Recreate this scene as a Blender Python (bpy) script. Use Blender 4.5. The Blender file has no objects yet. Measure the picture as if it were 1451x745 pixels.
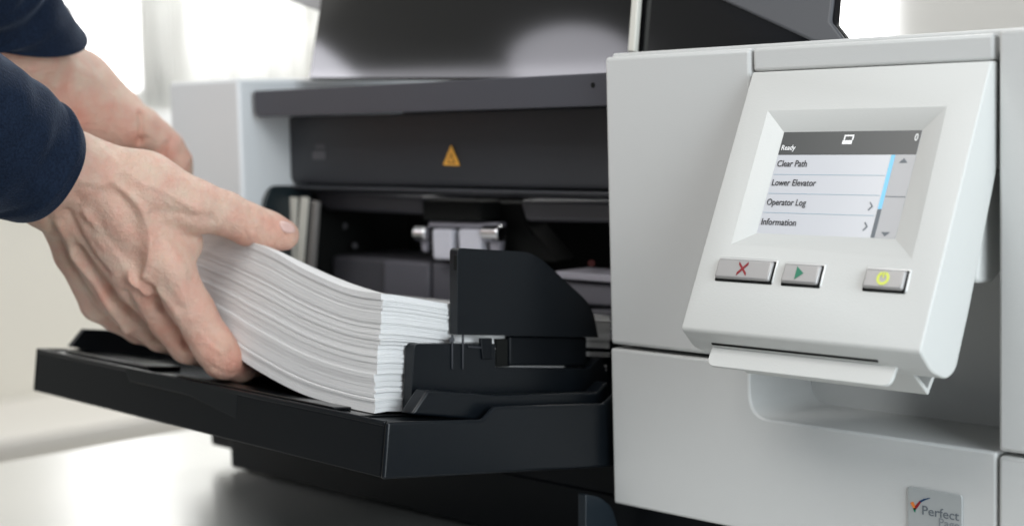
import bpy, bmesh, math, random
import numpy as np
from mathutils import Vector, Matrix, noise
random.seed(7)
S = bpy.context.scene
COL = S.collection
# ------------------------------------------------------------------ camera
FPX, PW, PH = 2300.0, 1451, 745
def nrm(v):
    v = np.array(v, float); return v/np.linalg.norm(v)
_b = FPX*FPX/(147+2205*.026)
_X = nrm([2205, 147, -FPX]); _Z = -nrm([.026*_b, _b, FPX]); _Z = nrm(_Z-_X*_X.dot(_Z)); _Y = np.cross(_Z, _X)
RM = np.stack([_X, _Y, _Z])
def ray(px, py): return RM @ np.array([(px-PW/2)/FPX, (py-PH/2)/FPX, 1.0])
CAM = -ray(865, 490)*0.90
def at(px, py, **k):                    # point where a sight line meets the plane x/y/z = value
    r = ray(px, py); (ax, v), = k.items(); i = 'xyz'.index(ax)
    return CAM + r*((v-CAM[i])/r[i])
def atp(px, py, p0, n):
    r = ray(px, py); return CAM + r*(np.dot(np.array(p0)-CAM, n)/np.dot(r, n))
def atd(px, py, d): return CAM + ray(px, py)*d
cd = bpy.data.cameras.new('camera'); cam = bpy.data.objects.new('camera', cd); COL.objects.link(cam)
cam.matrix_world = Matrix.Translation(Vector(CAM)) @ Matrix([[RM[i][0], -RM[i][1], -RM[i][2]] for i in range(3)]).to_4x4()
cd.sensor_width = 36; cd.lens = 36*FPX/PW; cd.clip_start = .02; cd.clip_end = 60
cd.dof.use_dof = True; cd.dof.focus_distance = .80; cd.dof.aperture_fstop = cd.lens/1000/.0086
S.camera = cam
# ------------------------------------------------------------------ light
W = bpy.data.worlds.new('World'); S.world = W; W.use_nodes = True
W.node_tree.nodes['Background'].inputs[0].default_value = (.86, .92, 1, 1)
W.node_tree.nodes['Background'].inputs[1].default_value = .19
def area(name, loc, tgt, sx, sy, power, col):
    l = bpy.data.lights.new(name, 'AREA'); l.shape = 'RECTANGLE'; l.size = sx; l.size_y = sy; l.energy = power; l.color = col
    o = bpy.data.objects.new(name, l); COL.objects.link(o); o.location = loc
    o.rotation_euler = (Vector(tgt)-Vector(loc)).to_track_quat('-Z', 'Y').to_euler(); return o
area('softbox_above', (-.08, -.80, .95), (-.04, -.03, .08), 1.0, .5, 9.5, (1, .985, .96))
area('key_light_right', (1.6, -.44, .47), (0, -.05, .05), .9, 1.0, 25, (.87, .95, 1))  # soft bluish key light from the right
area('window_light_left', (-1.5, -.2, .8), (-.2, -.1, .0), 1.0, 1.0, 1.4, (1, .97, .93))
area('wall_fill_light', (-.9, 1.6, 1.7), (-2.5, 1.0, -.2), 1.2, 1.2, 56, (1, .985, .95))  # added unseen lamp that brightens the wall behind
S.view_settings.view_transform = 'Standard'; S.view_settings.look = 'None'
S.view_settings.exposure = 0; S.view_settings.gamma = 1
S.cycles.use_denoising = True
S.cycles.max_bounces = 8
# ------------------------------------------------------------------ materials
def mat(name, col, rough=.5, metal=0, bump=0, bscale=900, spec=.5, coat=0, emis=None, var=0, sss=0, vscale=6, **kw):
    m = bpy.data.materials.new(name); m.use_nodes = True
    nt = m.node_tree; N = nt.nodes; L = nt.links; p = N['Principled BSDF']
    p.inputs['Base Color'].default_value = (*col, 1); p.inputs['Roughness'].default_value = rough
    p.inputs['Metallic'].default_value = metal; p.inputs['Specular IOR Level'].default_value = spec
    p.inputs['Coat Weight'].default_value = coat; p.inputs['Coat Roughness'].default_value = .08
    tc = N.new('ShaderNodeTexCoord')
    if bump:
        nz = N.new('ShaderNodeTexNoise'); nz.inputs['Scale'].default_value = bscale; nz.inputs['Detail'].default_value = 3
        b = N.new('ShaderNodeBump'); b.inputs['Strength'].default_value = bump; b.inputs['Distance'].default_value = .0004
        L.new(tc.outputs['Object'], nz.inputs['Vector']); L.new(nz.outputs['Fac'], b.inputs['Height']); L.new(b.outputs['Normal'], p.inputs['Normal'])
    if var:
        n2 = N.new('ShaderNodeTexNoise'); n2.inputs['Scale'].default_value = vscale; n2.inputs['Detail'].default_value = 6
        L.new(tc.outputs['Object'], n2.inputs['Vector'])
        mr = N.new('ShaderNodeMapRange'); mr.inputs['To Min'].default_value = max(rough-var, .02); mr.inputs['To Max'].default_value = rough+var
        L.new(n2.outputs['Fac'], mr.inputs['Value']); L.new(mr.outputs['Result'], p.inputs['Roughness'])
    if emis:
        p.inputs['Emission Color'].default_value = (*emis[0], 1); p.inputs['Emission Strength'].default_value = emis[1]
    return m
M = {}
M['white'] = mat('white_plastic', (.60, .605, .595), .42, bump=.22, bscale=1300, var=.05)
M['panelw'] = mat('panel_plastic', (.63, .635, .615), .40, bump=.2, bscale=1300, var=.05)
M['sidew'] = mat('side_plastic', (.66, .68, .69), .42, bump=.1, bscale=1500, var=.05)
M['black'] = mat('black_plastic', (.004, .0055, .0075), .40, bump=.18, bscale=1600, var=.06, spec=.2)
M['blackgloss'] = mat('gloss_black_plastic', (.005, .006, .007), .16, var=.05)
M['dark'] = mat('charcoal_plastic', (.026, .028, .034), .45, bump=.15, bscale=1400, var=.06)
M['bar'] = mat('bar_plastic', (.055, .056, .068), .5, bump=.2, bscale=1200, var=.06)
M['grey'] = mat('grey_plastic', (.30, .29, .33), .5, bump=.1, var=.05)
M['greyd'] = mat('dim_grey_plastic', (.06, .059, .068), .5, bump=.1, var=.05)
M['roller'] = mat('roller_rubber', (.58, .58, .64), .4, bump=.3, bscale=600)
M['cream'] = mat('cream_plastic', (.62, .61, .55), .45)
M['chrome'] = mat('satin_chrome', (.40, .39, .385), .42, metal=.35, bump=.08, bscale=1200)
M['rim'] = mat('button_rim', (.62, .62, .61), .3, metal=.3)
M['chromeb'] = mat('bright_chrome', (.85, .85, .86), .16, metal=1)
M['seam'] = mat('seam_and_shade_black', (.006, .0065, .006), .8, spec=.2)  # near black for joints and inner parts, also for painted shadow strips
M['paper'] = mat('paper', (.80, .795, .79), .75, bump=.1, bscale=500, spec=.2)
M['desk'] = mat('desk_laminate', (.62, .62, .60), .30, metal=.62)
M['desk'].node_tree.nodes['Principled BSDF'].inputs['IOR'].default_value = 2.1
M['status'] = mat('screen_dark', (.045, .048, .048), .30, emis=((.045, .048, .048), .3))
M['scr'] = mat('screen_light', (.58, .59, .62), .18, emis=((.60, .61, .65), .12))
M['scrgrey'] = mat('screen_grey', (.42, .42, .43), .30, emis=((.42, .42, .43), .12))
M['blue'] = mat('screen_blue', (.16, .48, .70), .30, emis=((.16, .48, .70), .35))
M['sline'] = mat('screen_line', (.35, .50, .60), .3)
M['ink'] = mat('ink', (.018, .018, .022), .4)
M['inkw'] = mat('white_ink', (.85, .85, .85), .4, emis=((.9, .9, .9), .2))
M['red'] = mat('red_mark', (.26, .006, .014), .4)
M['green'] = mat('green_mark', (.01, .20, .11), .4)
M['lime'] = mat('lime_lamp', (.52, .58, .08), .4, emis=((.72, .80, .12), .3))
M['yellow'] = mat('yellow_mark', (.85, .42, .06), .5)
M['orange'] = mat('orange_mark', (.75, .20, .03), .4)
M['navyink'] = mat('navy_mark', (.01, .05, .13), .4)
M['textgrey'] = mat('grey_mark', (.13, .15, .17), .4)
M['sticker'] = mat('sticker_silver', (.42, .44, .44), .35, metal=.15)
M['nail'] = mat('nail', (.68, .46, .41), .38, spec=.45)
M['wall'] = mat('wall_paint', (.66, .64, .58), .8, bump=.1, bscale=200)
M['wframe'] = mat('window_frame', (.85, .86, .86), .5)
M['floor'] = mat('floor_paint', (.35, .34, .32), .6)
M['sky'] = mat('sky_glow', (0, 0, 0), 1, emis=((1, 1, 1), 4.2))

def skin_mat():
    m = mat('skin', (.60, .42, .35), .48, spec=.4)
    nt = m.node_tree; N = nt.nodes; L = nt.links; p = N['Principled BSDF']
    tc = N.new('ShaderNodeTexCoord')
    at_ = N.new('ShaderNodeAttribute'); at_.attribute_name = 'tone'
    nz = N.new('ShaderNodeTexNoise'); nz.inputs['Scale'].default_value = 90; nz.inputs['Detail'].default_value = 5
    L.new(tc.outputs['Object'], nz.inputs['Vector'])
    rmp = N.new('ShaderNodeMapRange'); rmp.inputs['From Min'].default_value = .3; rmp.inputs['From Max'].default_value = .7
    rmp.inputs['To Min'].default_value = .86; rmp.inputs['To Max'].default_value = 1.10
    L.new(nz.outputs['Fac'], rmp.inputs['Value'])
    mx = N.new('ShaderNodeMix'); mx.data_type = 'RGBA'; mx.blend_type = 'MULTIPLY'; mx.inputs['Factor'].default_value = 1
    cmb = N.new('ShaderNodeCombineColor'); cmb.inputs[0].default_value = 1
    L.new(rmp.outputs['Result'], cmb.inputs[1]); L.new(rmp.outputs['Result'], cmb.inputs[2])
    L.new(at_.outputs['Color'], mx.inputs[6]); L.new(cmb.outputs['Color'], mx.inputs[7]); L.new(mx.outputs[2], p.inputs['Base Color'])
    p.inputs['Subsurface Weight'].default_value = .22; p.inputs['Subsurface Radius'].default_value = (1, .35, .2); p.inputs['Subsurface Scale'].default_value = .004
    v = N.new('ShaderNodeTexVoronoi'); v.feature = 'DISTANCE_TO_EDGE'; v.inputs['Scale'].default_value = 700
    mp = N.new('ShaderNodeVectorMath'); mp.operation = 'ADD'
    n3 = N.new('ShaderNodeTexNoise'); n3.inputs['Scale'].default_value = 250; L.new(tc.outputs['Object'], n3.inputs['Vector'])
    sc = N.new('ShaderNodeVectorMath'); sc.operation = 'SCALE'; sc.inputs['Scale'].default_value = .004
    L.new(n3.outputs['Color'], sc.inputs[0]); L.new(sc.outputs[0], mp.inputs[0]); L.new(tc.outputs['Object'], mp.inputs[1]); L.new(mp.outputs[0], v.inputs['Vector'])
    cl = N.new('ShaderNodeMath'); cl.operation = 'MINIMUM'; cl.inputs[1].default_value = .18; L.new(v.outputs['Distance'], cl.inputs[0])
    b = N.new('ShaderNodeBump'); b.inputs['Strength'].default_value = .7; b.inputs['Distance'].default_value = .0014
    L.new(cl.outputs[0], b.inputs['Height']); b2 = N.new('ShaderNodeBump'); b2.inputs['Strength'].default_value = .5; b2.inputs['Distance'].default_value = .0018
    L.new(n3.outputs['Fac'], b2.inputs['Height']); L.new(b.outputs[0], b2.inputs['Normal']); L.new(b2.outputs[0], p.inputs['Normal'])
    return m
M['skin'] = skin_mat()
def cloth_mat():
    m = mat('navy_cloth', (.008, .020, .050), .85, spec=.2)
    nt = m.node_tree; N = nt.nodes; L = nt.links; p = N['Principled BSDF']
    tc = N.new('ShaderNodeTexCoord'); nz = N.new('ShaderNodeTexNoise'); nz.inputs['Scale'].default_value = 800; nz.inputs['Detail'].default_value = 4
    L.new(tc.outputs['Object'], nz.inputs['Vector'])
    cr = N.new('ShaderNodeValToRGB'); cr.color_ramp.elements[0].position = .35; cr.color_ramp.elements[0].color = (.003, .008, .021, 1)
    cr.color_ramp.elements[1].position = .7; cr.color_ramp.elements[1].color = (.009, .019, .042, 1)
    L.new(nz.outputs['Fac'], cr.inputs[0]); L.new(cr.outputs[0], p.inputs['Base Color'])
    b = N.new('ShaderNodeBump'); b.inputs['Strength'].default_value = .7; b.inputs['Distance'].default_value = .0008
    L.new(nz.outputs['Fac'], b.inputs['Height']); L.new(b.outputs[0], p.inputs['Normal'])
    p.inputs['Sheen Weight'].default_value = .2; p.inputs['Sheen Roughness'].default_value = .4; p.inputs['Sheen Tint'].default_value = (.5, .6, .8, 1)
    return m
M['cloth'] = cloth_mat()
def curtain_mat():
    m = bpy.data.materials.new('sheer_curtain'); m.use_nodes = True
    nt = m.node_tree; N = nt.nodes; L = nt.links; N.remove(N['Principled BSDF'])
    d = N.new('ShaderNodeBsdfDiffuse'); d.inputs[0].default_value = (.85, .86, .84, 1)
    t = N.new('ShaderNodeBsdfTranslucent'); t.inputs[0].default_value = (.97, .97, .96, 1)
    mx = N.new('ShaderNodeMixShader'); mx.inputs[0].default_value = .9
    L.new(d.outputs[0], mx.inputs[1]); L.new(t.outputs[0], mx.inputs[2]); L.new(mx.outputs[0], N['Material Output'].inputs[0])
    return m
M['curtain'] = curtain_mat()

# ------------------------------------------------------------------ building helpers
def empty(name, loc, label=None, cat=None, group=None):
    o = bpy.data.objects.new(name, None); COL.objects.link(o); o.location = loc
    o.empty_display_size = .05
    if label: o['label'] = label
    if cat: o['category'] = cat
    if group: o['group'] = group
    return o
def link(name, me, m, parent=None, bevel=0, seg=3, smooth=True, label=None):
    o = bpy.data.objects.new(name, me); COL.objects.link(o)
    if m: me.materials.append(m)
    if parent is not None:
        o.parent = parent
        o.matrix_parent_inverse = parent_world(parent).inverted()
    if smooth:
        for p in me.polygons: p.use_smooth = True
        try: me.set_sharp_from_angle(angle=math.radians(35))
        except Exception: pass
    if bevel:
        b = o.modifiers.new('bevel', 'BEVEL'); b.width = bevel; b.segments = seg; b.limit_method = 'ANGLE'; b.angle_limit = math.radians(30)
        b.harden_normals = False
        if smooth:
            for p in me.polygons: p.use_smooth = True
    if label: o['label'] = label
    return o
def parent_world(o):
    m = Matrix.Translation(o.location) if o.type == 'EMPTY' else Matrix.Identity(4)
    return m
def mesh(name, vs, fs):
    me = bpy.data.meshes.new(name); me.from_pydata([tuple(map(float, v)) for v in vs], [], fs); me.update()
    bm = bmesh.new(); bm.from_mesh(me); bmesh.ops.recalc_face_normals(bm, faces=bm.faces); bm.to_mesh(me); bm.free()
    return me
def box_vf(x0, x1, y0, y1, z0, z1, fr=lambda a, b, c: (a, b, c)):
    vs = [fr(x, y, z) for x in (x0, x1) for y in (y0, y1) for z in (z0, z1)]
    fs = [(0, 1, 3, 2), (4, 6, 7, 5), (0, 4, 5, 1), (2, 3, 7, 6), (0, 2, 6, 4), (1, 5, 7, 3)]
    return vs, fs
def box(name, x, y, z, m, parent=None, bevel=.0015, fr=None, **k):
    vs, fs = box_vf(*x, *y, *z, fr or (lambda a, b, c: (a, b, c)))
    return link(name, mesh(name, vs, fs), m, parent, bevel, **k)
def boxes(name, lst, m, parent=None, bevel=.001, fr=None, **k):
    V, F = [], []
    for (x, y, z) in lst:
        vs, fs = box_vf(*x, *y, *z, fr or (lambda a, b, c: (a, b, c)))
        n = len(V); V += vs; F += [tuple(i+n for i in f) for f in fs]
    return link(name, mesh(name, V, F), m, parent, bevel, **k)
def prism(name, front, back, m, parent=None, bevel=.001, **k):
    """front/back: equal-length lists of 3-D points, one loop each"""
    n = len(front); vs = list(front)+list(back)
    fs = [tuple(range(n)), tuple(range(2*n-1, n-1, -1))]+[(i, (i+1) % n, n+(i+1) % n, n+i) for i in range(n)]
    return link(name, mesh(name, vs, fs), m, parent, bevel, **k)
def plate(name, pts, off, m, parent=None, bevel=.001, **k):
    off = np.array(off, float)
    return prism(name, [np.array(p, float) for p in pts], [np.array(p, float)+off for p in pts], m, parent, bevel, **k)
def roundpoly(pts, rad, n=5):
    """round the corners of a 3-D planar polygon; rad number or per-corner list"""
    out = []; N_ = len(pts); pts = [np.array(p, float) for p in pts]
    for i in range(N_):
        r = rad[i] if isinstance(rad, (list, tuple)) else rad
        p, a, b = pts[i], pts[i-1], pts[(i+1) % N_]
        if r <= 0: out.append(p); continue
        u, v = nrm(a-p), nrm(b-p); h = min(r, .45*np.linalg.norm(a-p), .45*np.linalg.norm(b-p))
        p0, p1 = p+u*h, p+v*h
        for j in range(n+1):
            t = j/n; out.append((1-t)**2*p0+2*t*(1-t)*p+t*t*p1)
    return out
def cyl(name, a, b, r, m, parent=None, n=24, bevel=0, r2=None, **k):
    a, b = np.array(a, float), np.array(b, float); w = nrm(b-a); u = nrm(np.cross(w, [0, 0, 1] if abs(w[2]) < .9 else [1, 0, 0])); v = np.cross(w, u)
    r2 = r if r2 is None else r2
    ring = lambda c, rr: [c+rr*(math.cos(2*math.pi*i/n)*u+math.sin(2*math.pi*i/n)*v) for i in range(n)]
    return prism(name, ring(a, r), ring(b, r2), m, parent, bevel, **k)
def text(name, body, fr, x0, y0, height, width, m, parent, thick=.00012, shear=0):
    """flat lettering laid on a plane; fr maps (u right, v up, n out) to the world"""
    c = bpy.data.curves.new(name, 'FONT'); c.body = body; c.size = 1; c.extrude = .01; c.resolution_u = 3; c.offset = .003
    tmp = bpy.data.objects.new(name, c); COL.objects.link(tmp)
    dg = bpy.context.evaluated_depsgraph_get(); me = bpy.data.meshes.new_from_object(tmp.evaluated_get(dg))
    bpy.data.objects.remove(tmp)
    co = np.array([v.co for v in me.vertices]); lo, hi = co.min(0), co.max(0)
    sx = width/(hi[0]-lo[0]) if width else height
    for v in me.vertices:
        u = (v.co.x-lo[0])*sx; w = v.co.y*height
        v.co = fr(x0+u+shear*w, y0+w, (v.co.z+.01)/.02*thick)
    me.update()
    return link(name, me, m, parent, 0, smooth=False)

# ================================================================== THE ROOM (far out of focus)
def struct(o, kind='structure'): o['kind'] = kind; return o
struct(box('floor', (-6, 4), (-4, 6), (-.92, -.90), M['floor'], bevel=0))
WX = -2.5
# wall facing +x with a long window opening, y runs left to right in the picture
def wy(px, py=300): return at(px, py, x=WX)[1]
def wz(px, py): return at(px, py, x=WX)[2]
y0w, y1w = wy(84), wy(480)
zb = wz(200, 158)
boxes('wall', [((WX-.12, WX), (-3, y0w), (-.90, 1.9)), ((WX-.12, WX), (y1w, 5.6), (-.90, 1.9)),
               ((WX-.12, WX), (y0w, y1w), (-.90, zb)), ((WX-.12, WX), (y0w, y1w), (1.5, 1.9))], M['wall'], bevel=0)
struct(bpy.data.objects['wall'])
win = empty('window', (WX-.06, (y0w+y1w)/2, zb), 'bright window with white frame behind the person and scanner', 'window')
boxes('frame', [((WX-.14, WX-.08), (y0w, y0w+.05), (zb, 1.5)), ((WX-.14, WX-.08), (y1w-.05, y1w), (zb, 1.5)),
                ((WX-.14, WX-.08), (y0w+.05, y1w-.05), (1.45, 1.5)), ((WX-.14, WX-.08), (wy(262), wy(266)), (zb+.05, 1.45)),
                ((WX-.14, WX-.08), (y0w+.05, y1w-.05), (zb, zb+.05))], M['wframe'], win, .004)
box('window_sill', (WX-.10, WX+.12), (y0w-.04, y1w+.04), (zb-.045, zb-.002), M['wframe'], win, .004)
struct(box('sky', (WX-.62, WX-.55), (y0w-1.5, y1w+1.5), (-1.2, 2.6), M['sky'], bevel=0))
def curtain(px0, px1, seed, label, z0=.0, nx=90, dx=.03):
    random.seed(seed); ya, yb = wy(px0), wy(px1); vs = []; fs = []
    for j in range(2):
        z = (zb+z0, 1.48)[j]
        for i in range(nx+1):
            t = i/nx; y = ya+(yb-ya)*t
            vs.append((WX+.05+dx+.022*math.sin(t*(yb-ya)*52+seed)+.008*math.sin(t*97+seed), y, z))
    for i in range(nx): fs.append((i, i+1, nx+2+i, nx+1+i))
    o = link('curtain', mesh('curtain', vs, fs), M['curtain']); s = o.modifiers.new('thick', 'SOLIDIFY'); s.thickness = .001
    o['label'] = label; o['category'] = 'curtain'; o['group'] = 'sheer curtains at the window'; return o
curtain(172, 238, 1, 'greyish white gathered curtain strip left of the scanner pillar', .005)
curtain(84, 96, 3, 'narrow pale curtain strip beside the upper sleeve', .005)
curtain(242, 470, 6, 'wide sheer white curtain filling the window behind the scanner', .004, nx=400, dx=-.03)
# right-hand wall behind the lid
box('window', (at(1183, 20, y=3.2)[0], at(1256, 20, y=3.2)[0]), (3.20, 3.22), (-.2, 1.5), M['sky'], bevel=0,
    label='narrow glowing window above the top right edge of the scanner')
bpy.data.objects['window.001']['category'] = 'window'
struct(box('wall_back', (-2.38, 4), (3.23, 3.33), (-.90, 1.9), mat('wall_grey', (.60, .60, .59), .8), bevel=0))
# low cabinet under the window
cb = wz(100, 552)
cab = empty('cabinet', (WX+.2, .4, -.90), 'low pale beige cabinet along the wall behind the desk', 'cabinet')
box('cabinet_body', (WX+.02, WX+.40), (-2.4, 1.9), (-.88, cb-.03), mat('cabinet_paint', (.62, .60, .55), .6), cab, .004)
box('cabinet_top', (WX+.005, WX+.402), (-2.42, 1.92), (cb-.028, cb), mat('cabinet_top', (.72, .70, .66), .5), cab, .004)

# ================================================================== DESK
DZ = -.130
xd = at(0, 655, z=DZ)[0]
desk = empty('desk', (0, .3, -.90), 'off white glossy desk top under the document scanner', 'desk')
box('desk_top', (xd, .75), (-.32, .85), (DZ-.028, DZ), M['desk'], desk, .0015)
for (lx, ly) in ((xd+.05, -.26), (xd+.05, .78), (.69, -.26), (.69, .78)):
    box('leg', (lx-.025, lx+.025), (ly-.025, ly+.025), (-.90, DZ-.029), M['white'], desk, .002)

# ================================================================== SCANNER
sc = empty('document_scanner', (-.06, .18, DZ), 'white and black document scanner with paper tray, tilted touch screen panel and raised dark lid', 'scanner')
ZT = .1588; XL, XR = -.4420, .2368
YB = .34
RC = .0965          # left side of the recess behind the control panel
ZP = -.0285         # pocket lip
# front covers right of the tray
box('upper_front_cover', (0, .0997), (0, .060), (.0012, ZT), M['white'], sc, .0022, seg=4)
box('top_strip_cover', (.1013, XR-.0022), (0, .060), (.147, ZT), M['white'], sc, .0018, seg=4)
box('top_deck', (.0015, .329), (.0045, .199), (.150, ZT+.0020), M['white'], sc, .0012)
lower = roundpoly([(0, 0, -.0885), (XR-.0008, 0, -.0885), (XR-.0008, 0, ZP), (RC, 0, ZP), (RC, 0, -.0012), (0, 0, -.0012)], [0, 0, 0, .016, 0, 0], 6)
plate('lower_front_cover', lower, (0, .055, 0), M['white'], sc, .0014, seg=3)
box('right_upper_cover', (XR+.0008, .330), (-.001, YB), (ZP+.0008, ZT+.0012), M['white'], sc, .0018)
box('right_lower_cover', (XR+.0008, .330), (-.001, YB), (-.0885, ZP-.0012), M['white'], sc, .0018)
# recess behind the panel: back, left side and rounded floor
rec = [(RC+.0004, .0), (RC+.0004, .052), (XR-.001, .052)]
boxes('panel_recess', [((RC+.0002, XR-.001), (.053, .056), (ZP-.001, .1468)), ((RC-.001, RC+.0006), (.003, .053), (-.001, .1468))], M['white'], sc, .0004)
box('inner_frame', (.0005, XR), (.0605, YB-.02), (-.090, ZT-.004), M['seam'], sc, 0)
# top shell and back shell
box('rear_cover', (XL, .330), (.20, YB+.02), (.15, ZT+.001), M['white'], sc, .002)
# left pillar
box('left_pillar_cover', (XL, -.352), (0, YB), (-.09, ZT+.001), M['sidew'], sc, .003, seg=4)
# black base
box('base', (-.408, .245), (.018, YB-.03), (DZ+.002, -.089), M['black'], sc, .002)
box('base_front_panel', (-.3519, -.0005), (.0185, .021), (-.0895, -.052), M['black'], sc, .0005)
box('base_foot', (-.443, -.409), (.024, .16), (-.1165, -.0905), M['black'], sc, .002)
pf = [at(830, 700, x=-.004), at(850, 703, x=-.004), at(868, 718, x=-.004), at(880, 760, x=-.004), at(830, 760, x=-.004)]
plate('front_foot', roundpoly(pf, [.001, .006, .004, 0, 0]), (-.006, 0, 0), mat('foot_plastic', (.010, .016, .022), .4), sc, .0008)
# dark cross bar at the top of the opening
bx0, bx1 = -.3470, -.001
plate('cross_bar', roundpoly([(bx0, .010, .1325), (bx1, .010, .1325), (bx1, .010, .1508), (bx0, .010, .1508)], [.007, 0, 0, .0008], 6), (0, .050, 0), M['bar'], sc, .0018, seg=4)
cyl('screw', at(840, 121, y=.0098), at(840, 121, y=.0098)+np.array([0, .001, 0]), .0016, M['seam'], sc, 12)
# interior dark fascia under the bar (slightly convex)
fas = [(.0428, .1320), (.0425, .0885), (.0445, .0840), (.060, .0835), (.060, .1320)]
prism('inner_fascia', [(-.3515, y, z) for y, z in fas], [(-.001, y, z) for y, z in fas], M['dark'], sc, .0005)
prism('fascia_lip', [(-.3515, y, z) for y, z in [(.040, .0805), (.040, .0828), (.060, .0828), (.060, .0765)]],
      [(-.001, y, z) for y, z in [(.040, .0805), (.040, .0828), (.060, .0828), (.060, .0765)]], M['dark'], sc, .001)
# warning triangle
ty = .0421
tri = [at(628, 234, y=ty), at(652, 235, y=ty), at(639.5, 205, y=ty)]
wl = plate('warning_triangle', roundpoly(tri, .0012), (0, -.0003, 0), M['yellow'], sc, 0, label='small yellow warning triangle sticker')
cxz = sum(tri)/3
def trf(s, dz=0): return [cxz+(p-cxz)*s+np.array([0, 0, dz]) for p in tri]
i1, i2 = trf(.50, -.0008), trf(.30, -.0008)
plate('triangle_border', i1, (0, -.00045, 0), mat('dark_amber', (.22, .09, .01), .5), wl, 0)
plate('triangle_centre', i2, (0, -.0006, 0), M['yellow'], wl, 0)
# faint embossed mark at the left of the fascia
def frf(u, v, n): return (u, ty+.0003-n, v)
boxes('embossed_mark', [((at(443, 230, y=ty)[0], at(461, 230, y=ty)[0]), (ty-.0002, ty+.001), (at(450, 226, y=ty)[2], at(450, 214, y=ty)[2])),
      ((at(448, 230, y=ty)[0], at(461, 230, y=ty)[0]), (ty-.0003, ty+.001), (at(450, 211, y=ty)[2], at(450, 204, y=ty)[2]))],
      mat('emboss', (.10, .10, .11), .6), sc, .0002)
# cavity
box('cavity_back', (-.3515, -.001), (.150, .155), (-.06, .135), M['seam'], sc, 0)
box('cavity_side', (-.3518, -.3500), (.046, .150), (-.06, .083), M['seam'], sc, 0)
box('cavity_side', (-.0012, .0002), (.061, .150), (-.06, .083), M['seam'], sc, 0)
def pp(pts, y, dy, name, m, bevel=.0015, r=0):
    q = [at(a, b, y=y) for a, b in pts]
    return plate(name, roundpoly(q, r) if r else q, (0, dy, 0), m, sc, bevel)
pp([(440, 272), (598, 278), (598, 304), (460, 298)], .062, .05, 'paper_path_cover', M['greyd'], .003)
pp([(735, 283), (870, 284), (870, 316), (744, 314)], .062, .05, 'paper_path_cover', M['greyd'], .003)
pp([(598, 283), (680, 285), (680, 314), (598, 312)], .058, .02, 'feed_arm', M['seam'], .002)
pp([(676, 286), (738, 287), (744, 318), (790, 372), (676, 372)], .078, .02, 'feed_arm', M['seam'], .002)
pp([(812, 479), (880, 479), (880, 620), (812, 620)], .0585, .003, 'blackout_plate', M['seam'], .0004)  # added black plate that darkens the lower opening
# feed roller unit
pp([(606, 313), (697, 316), (697, 324), (606, 322)], .062, .014, 'roller_bracket', M['grey'], .002)
pp([(600, 322), (706, 325), (706, 362), (600, 360)], .068, .010, 'roller_frame', M['seam'], .001)
for q in ((611, 640), (648, 681)):
    pp([(q[0], 324), (q[1], 325), (q[1]-1, 369), (q[0]+2, 368)], .0600, .008, 'feed_roller', M['roller'], .0030, r=.003)
for a, b in ((591, 608), (687, 711)):
    p, q = at(a, 330, y=.062), at(b, 331, y=.062); cyl('roller_cap', p, q, .0052, M['chromeb'], sc, 24, .0012)
    pp([(a+3, 338), (b-3, 339), (b-5, 358), (a+6, 357)], .063, .006, 'roller_arm', M['grey'], .002)
# lower blocks of the cavity
pp([(470, 362), (640, 372), (640, 440), (470, 430)], .074, .06, 'separation_block', M['greyd'], .003)
pp([(543, 368), (607, 372), (607, 440), (543, 432)], .070, .02, 'separation_pad', mat('pad_grey', (.10, .098, .115), .5), .002)
pp([(612, 372), (650, 374), (650, 440), (612, 436)], .070, .02, 'separation_pad', mat('pad_grey_dim', (.085, .083, .098), .5), .002)
pp([(786, 384), (880, 391), (880, 402), (792, 395)], .060, .03, 'exit_step', M['grey'], .001)
pp([(794, 398), (880, 404), (880, 436), (815, 432)], .064, .03, 'exit_step', mat('step_grey', (.11, .107, .125), .5), .002)
pp([(830, 438), (880, 440), (880, 520), (830, 510)], .060, .03, 'exit_step', M['greyd'], .002)
cyl('indicator_lamp', at(838, 373, y=.064), at(838, 373, y=.066), .0022, mat('red_lamp', (.05, .005, .004), .4, emis=((.8, .06, .02), .002)), sc, 16)
random.seed(3)
for (a, b, r) in ((464, 318, .0035), (488, 320, .0025), (476, 345, .002), (503, 348, .002), (452, 300, .002)):
    cyl('sensor_stud', at(a, b, y=.088), at(a, b, y=.095), r, M['greyd'], sc, 14, .0006)
# black side plate on the left inner wall and the cream guide strips
sp = [at(373, 420, x=-.3475), at(374, 285, x=-.3475), at(384, 263, x=-.3475), at(440, 263, x=-.3475), at(452, 420, x=-.3475)]
plate('left_side_plate', roundpoly(sp, [0, .004, .006, 0, 0]), (-.003, 0, 0), mat('teal_black', (.010, .017, .020), .35), sc, .001)
pp([(411, 279), (421, 280), (417, 372), (407, 370)], .038, .0008, 'guide_strip', M['cream'], .0002)
pp([(426, 279), (437, 280), (429, 380), (418, 378)], .040, .0008, 'guide_strip', M['cream'], .0002)
pp([(438, 284), (449, 286), (441, 400), (430, 395)], .044, .004, 'guide_strip', mat('strip_grey', (.20, .19, .18), .5), .001)
# raised lid
LP = np.array((-.33, .0455, .1606)); la = math.radians(14); LN = np.array((0, -math.cos(la), math.sin(la)))
def lidp(px, py, off=0): return atp(px, py, LP+LN*off, LN)
M['lid'] = mat('smoked_lid', (.004, .004, .005), .08)
M['lid'].node_tree.nodes['Principled BSDF'].inputs['IOR'].default_value = 1.7
lid = plate('lid', [lidp(437, 112), lidp(460, -40), lidp(1187, -40), lidp(1181, 32), lidp(1203, 60), lidp(855, 112)], -LN*.006, M['lid'], sc, .001)
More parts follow.
